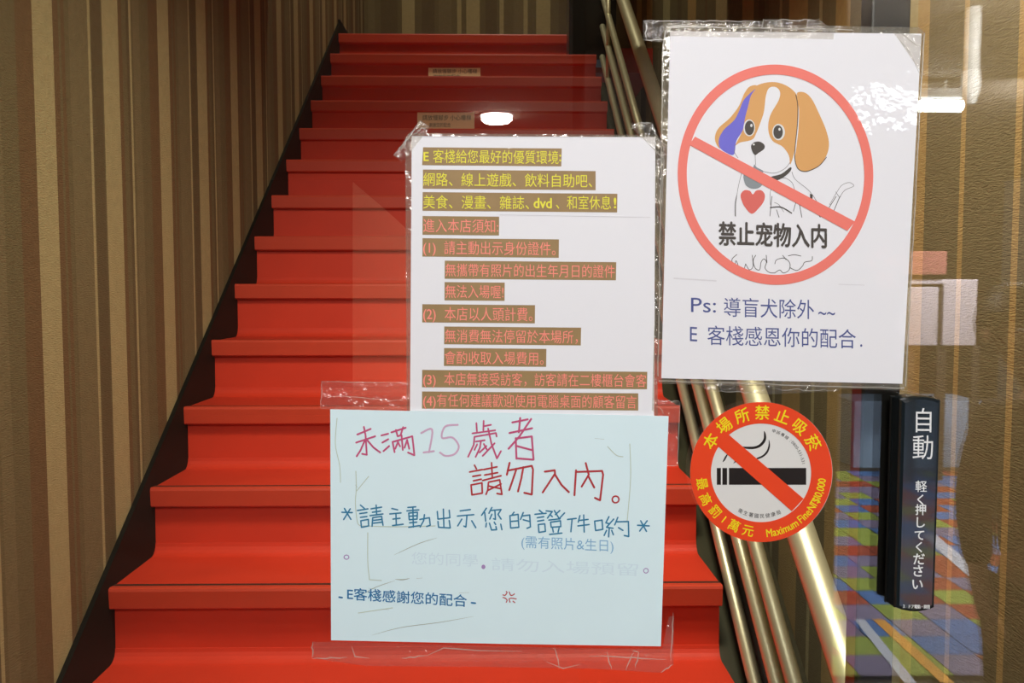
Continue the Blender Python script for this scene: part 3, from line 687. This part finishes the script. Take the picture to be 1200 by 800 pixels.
# tiled pavement: square tiles of four colours, each its own piece
TS = .18
pav = thing('pavement_outside', (2.5, -3.4, -.02), kind='structure')
tcol = [mat('paving_' + nme, S(*c), rough=.6, noise=.12, scale=30) for nme, c in (('green', (150, 168, 70)), ('blue', (78, 118, 178)), ('brick', (168, 78, 50)), ('slate', (128, 120, 150)))]
tm = {}
seq = [0, 1, 2, 3, 2, 1, 0, 2, 1, 3]
for i in range(15):
    for j in range(20):
        x = 1.28 + i*TS; y = -1.72 - j*TS
        ci = seq[(i*3 + j*2 + (i*j) % 3 + (j // 3)) % len(seq)]
        if ci not in tm:
            q = MB().box(x-TS/2+.002, x+TS/2-.002, y-TS/2+.002, y+TS/2-.002, -.02, 0).build('tile', tcol[ci], pav, loc=(x, y, -.02)); tm[ci] = q; o = q
        else:
            o = tm[ci].copy(); COL.objects.link(o); o.location = Vector((x, y, -.02)) - wpos(pav)
pn = .002
def fl(px, py):
    d = _f * FPX + _r * (px - 600) - _u * (py - 400); t = (-.02 - EYE) / d.z
    return (d.x * t, GM - d.y * t)
for (pa, pb, wd, mt, nm) in (((1008, 732), (1068, 808), .045, 'lnw', 'painted_line'), ((1030, 732), (1112, 808), .050, 'lno', 'painted_line'), ((1085, 628), (1150, 684), .09, 'lnw', 'painted_line')):
    (xa, ya), (xb, yb_) = fl(*pa), fl(*pb)
    if mt not in M: M[mt] = mat(mt, S(206, 212, 226) if mt == 'lnw' else S(236, 170, 70), rough=.5)
    dx, dy = xb-xa, yb_-ya; L = math.hypot(dx, dy); nx, ny = -dy/L*wd/2, dx/L*wd/2
    v = [(xa+nx, ya+ny), (xb+nx, yb_+ny), (xb-nx, yb_-ny), (xa-nx, ya-ny)]
    fix_normals(MB().prism_z(v, .0005, .003).build(nm, M[mt], pav))
props(bevel(MB().box(.30, 1.235, -2.05, -1.56, -.02, 2.76).build('reflection_blocker', M['darkbr'], loc=(.75, -1.8, -.02)), .01), 'wide dark block added outside to keep the tile reflection off the railing', 'pillar')  # added dark block, stops the tiles mirroring over the railing
# lamps
disc_lamp('ceiling_lamp', *(lambda p: (p[0], GM-p[1], 2.76))(door(582, 141, 6.25)), .115, 'round lit ceiling lamp mirrored on the stairs above the white poster', 40)
p0 = door(1008, 123, 5.2); p1 = door(1127, 124, 5.2)
tl = thing('fluorescent_lamp', ((p0[0]+p1[0])/2, GM-5.2, p0[2]), 'lit straight fluorescent tube mirrored right of the puppy poster', 'lamp')
MB().tube([(p0[0], GM-5.2, p0[2]), (p1[0], GM-5.2, p1[2])], .036, 20).build('tube', M['tube'], tl, smooth=True)
MB().box(p0[0]-.03, p1[0]+.02, GM-5.2-.03, GM-5.2+.03, p0[2]+.045, p0[2]+.10).build('batten', M['trimw'], tl)
for x in (p0[0]+.1, p1[0]-.1): MB().tube([(x, GM-5.2, p0[2]+.1), (x, GM-5.2, 2.76)], .006, 8).build('hanger', M['trimw'], tl)
# shop things across the pavement
M['paleblue'] = mat('pale_blue_paint', S(150, 176, 204), rough=.5, noise=.05); M['palewhite'] = mat('pale_lilac_panel', S(178, 170, 176), rough=.5, noise=.06)
M['redcloth'] = mat('red_cloth', S(140, 84, 76), rough=.8); M['greenl'] = mat('leaf_green', S(120, 140, 84), rough=.8); M['steelw'] = mat('white_pipe', S(224, 226, 224), rough=.4)
def mbox(name, x0, y0, x1, y1, vy, dep, m, label, cat):
    a = door(x0, y0, vy); b = door(x1, y1, vy)
    t = props(bevel(MB().box(a[0], b[0], GM-vy-dep, GM-vy, b[2], a[2]).build(name, m, loc=((a[0]+b[0])/2, GM-vy-dep/2, b[2])), .01), label, cat)
    return t
cb = mbox('cabinet', 1002, 470, 1150, 566, 6.9, .5, M['paleblue'], 'low pale blue cabinet mirrored beside the dark door stile', 'cabinet')
sb = thing('market_stall', (3.3, GM-6.3, 0), 'white panelled stall with a red awning, mirrored on the wallpaper beside the puppy poster', 'stall')
def part(name, x0, y0, x1, y1, vy, dep, m, parent):
    a = door(x0, y0, vy); b = door(x1, y1, vy)
    return bevel(MB().box(a[0], b[0], GM-vy-dep, GM-vy, b[2], a[2]).build(name, m, parent), .008)
part('panel', 1062, 336, 1099, 405, 6.3, .04, M['palewhite'], sb)
part('panel', 1107, 332, 1144, 405, 6.3, .04, M['palewhite'], sb)
part('top_rail', 1060, 327, 1147, 333, 6.3, .06, M['palewhite'], sb)
part('awning', 1040, 294, 1110, 322, 6.25, .2, M['redcloth'], sb)
part('post', 1101, 333, 1105, 583, 6.33, .03, M['darkbr'], sb)
part('leg', 1064, 405, 1068, 583, 6.33, .03, M['darkbr'], sb); part('leg', 1140, 405, 1144, 583, 6.33, .03, M['darkbr'], sb)
tp = thing('white_pipe', (2.2, GM-3.9, 2.36), 'white vertical pipe end hanging from above, mirrored right of the lit tube', 'pipe')
a = door(1141, 30, 3.9); b = door(1141, 80, 3.9); c_ = door(1141, 122, 3.9)
MB().tube([(a[0], GM-3.9, 2.76), (a[0], GM-3.9, b[2])], .034, 20).build('shaft', M['steelw'], tp, smooth=True)
MB().tube([(a[0], GM-3.9, b[2]-.01), (a[0], GM-3.9, b[2]-.08), (a[0], GM-3.9, c_[2])], [.037, .042, .024], 20).build('socket', M['steelw'], tp, smooth=True)

M['beige'] = mat('beige_board', S(240, 216, 172), rough=.7)
bs_ = thing('reflection_board', (0, GM-4.2, 0), 'tall beige slant-topped board added to give a tan reflection on the steps left of the white poster', 'board')  # added board, shaped to mirror a tan patch onto the steps
q = [door(x, y, 4.2) for x, y in ((413, 213), (452, 246), (500, 290), (500, 830), (413, 830))]
bs_.location = (q[0][0], GM-4.2, 0)
v = [(x, GM-4.2, z) for x, y, z in q] + [(x, GM-4.2-.04, z) for x, y, z in q]
fix_normals(mesh_obj('board', v, [(0,1,2,3,4), (9,8,7,6,5)] + [(i, (i+1) % 5, 5+(i+1) % 5, 5+i) for i in range(5)], M['beige'], bs_))
MB().box(q[0][0]-.02, q[2][0]+.02, GM-4.2-.18, GM-4.2+.16, -.02, .03).build('foot', M['darkbr'], bs_)

# ------------------------------------------------------------ person standing outside, mirrored at the right edge
def skin(name, joints, edges, m, parent, sub=1, root=0):
    base = wpos(parent)
    me = bpy.data.meshes.new(name); me.from_pydata([tuple(Vector(j[:3]) - base) for j in joints], edges, [])
    me.materials.append(m)
    o = bpy.data.objects.new(name, me); COL.objects.link(o); o.parent = parent
    md = o.modifiers.new('skin', 'SKIN'); md.use_smooth_shade = True
    for v, j in zip(me.skin_vertices[0].data, joints):
        v.radius = (j[3], j[4] if len(j) > 4 else j[3])
    me.skin_vertices[0].data[root].use_root = True
    if sub: o.modifiers.new('sub', 'SUBSURF').levels = sub; o.modifiers['sub'].render_levels = sub
    return o
M['skin'] = mat('skin', S(196, 150, 120), rough=.55); M['hair'] = mat('black_hair', S(24, 19, 16), rough=.5)
M['jacket'] = mat('dark_brown_jacket', S(46, 36, 28), rough=.85, noise=.15); M['trousers'] = mat('black_trousers', S(26, 24, 26), rough=.8)
M['shoe'] = mat('shoe', S(40, 36, 34), rough=.5)
PX_, PY_, PZ_, K = 1.385, -.62, -.02, .83
def B(x, y, z): return (PX_ + x*K, PY_ + y*K, PZ_ + z*K)
def J(x, y, z, r, r2=None): return B(x, y, z) + ((r*K, (r2 or r)*K))
per = thing('person', (PX_, PY_, PZ_), 'person in a dark jacket, dim silhouette mirrored at the right edge of the wallpaper', 'person')
jj = [J(0,0,.93,.13,.10), J(0,.01,1.12,.125,.09), J(0,.0,1.34,.14,.095), J(0,-.005,1.45,.07,.06), J(-.05,.01,1.52,.052), J(-.125,.03,1.62,.082,.092), J(-.135,.03,1.71,.068,.078)]
ed = [(0,1),(1,2),(2,3),(3,4),(4,5),(5,6)]
for sx in (-1, 1):
    n0 = len(jj)
    jj += [J(sx*.17,-.01,1.40,.058), J(sx*.215,-.02,1.15,.044), J(sx*.24,.06,.93,.033), J(sx*.235,.10,.84,.026,.036), J(sx*.10,0,.86,.085), J(sx*.105,.015,.50,.056), J(sx*.11,-.01,.30,.050), J(sx*.11,-.02,.09,.035), J(sx*.115,.08,.035,.032), J(sx*.12,.15,.025,.026)]
    ed += [(2,n0),(n0,n0+1),(n0+1,n0+2),(n0+2,n0+3),(0,n0+4),(n0+4,n0+5),(n0+5,n0+6),(n0+6,n0+7),(n0+7,n0+8),(n0+8,n0+9)]
    for f in range(5):
        a = len(jj); off = (f-1.5)*.019 if f < 4 else 0
        L = (.075, .088, .082, .062, .05)[f]
        if f < 4:
            jj += [J(sx*.235, .105+off, .80, .0095), J(sx*.232, .11+off, .80-L*.55, .0085), J(sx*.222, .108+off, .80-L, .007)]
        else:
            jj += [J(sx*.225, .14, .825, .011), J(sx*.215, .155, .80, .010), J(sx*.21, .155, .775, .008)]
        ed += [(n0+3,a),(a,a+1),(a+1,a+2)]
skin('body', jj, ed, M['skin'], per, 1)
# jacket, trousers, shoes, hair, face
jk = [J(0,0,.86,.195,.125), J(0,.01,1.12,.150,.115), J(0,0,1.34,.160,.115), J(0,-.005,1.45,.078,.072)]
je = [(0,1),(1,2),(2,3)]
for sx in (-1, 1):
    n0 = len(jk); jk += [J(sx*.175,-.01,1.40,.075), J(sx*.22,-.02,1.15,.064), J(sx*.235,.055,.94,.048)]; je += [(2,n0),(n0,n0+1),(n0+1,n0+2)]
skin('jacket', jk, je, M['jacket'], per, 1)
tj = [J(0,0,.95,.145,.115)]; te = []
for sx in (-1, 1):
    n0 = len(tj); tj += [J(sx*.10,0,.84,.100), J(sx*.105,.015,.50,.074), J(sx*.11,-.015,.09,.060)]; te += [(0,n0),(n0,n0+1),(n0+1,n0+2)]
skin('trousers', tj, te, M['trousers'], per, 1)
for sx in (-1, 1):
    skin('shoe', [J(sx*.11,-.06,.045,.045), J(sx*.112,.05,.045,.045,.045), J(sx*.118,.16,.036,.040,.034)], [(0,1),(1,2)], M['shoe'], per, 1)
def ball(name, c, r, m, parent, cut=None):
    bm = bmesh.new(); bmesh.ops.create_uvsphere(bm, u_segments=20, v_segments=12, radius=1)
    base = wpos(parent)
    if cut: bmesh.ops.delete(bm, geom=[v for v in bm.verts if cut(v.co)], context='VERTS')
    for v in bm.verts: v.co = Vector(B(*c)) + Vector((v.co.x*r[0]*K, v.co.y*r[1]*K, v.co.z*r[2]*K)) - base
    me = bpy.data.meshes.new(name); bm.to_mesh(me); bm.free(); me.materials.append(m)
    for p in me.polygons: p.use_smooth = True
    o = bpy.data.objects.new(name, me); COL.objects.link(o); o.parent = parent; return o
ball('hair', (-.130, .005, 1.69), (.098, .112, .12), M['hair'], per, lambda c: c.z < -.62 or (c.y > .55 and c.z < .25))
for sx in (-1, 1):
    ball('eye', (-.130+sx*.032, .112, 1.668), (.012, .008, .008), M['s_white'], per); ball('ear', (-.128+sx*.086, .02, 1.655), (.012, .022, .034), M['skin'], per)
ball('nose', (-.130, .127, 1.645), (.013, .016, .022), M['skin'], per); ball('mouth', (-.130, .116, 1.602), (.024, .007, .007), M['i_heart'], per)
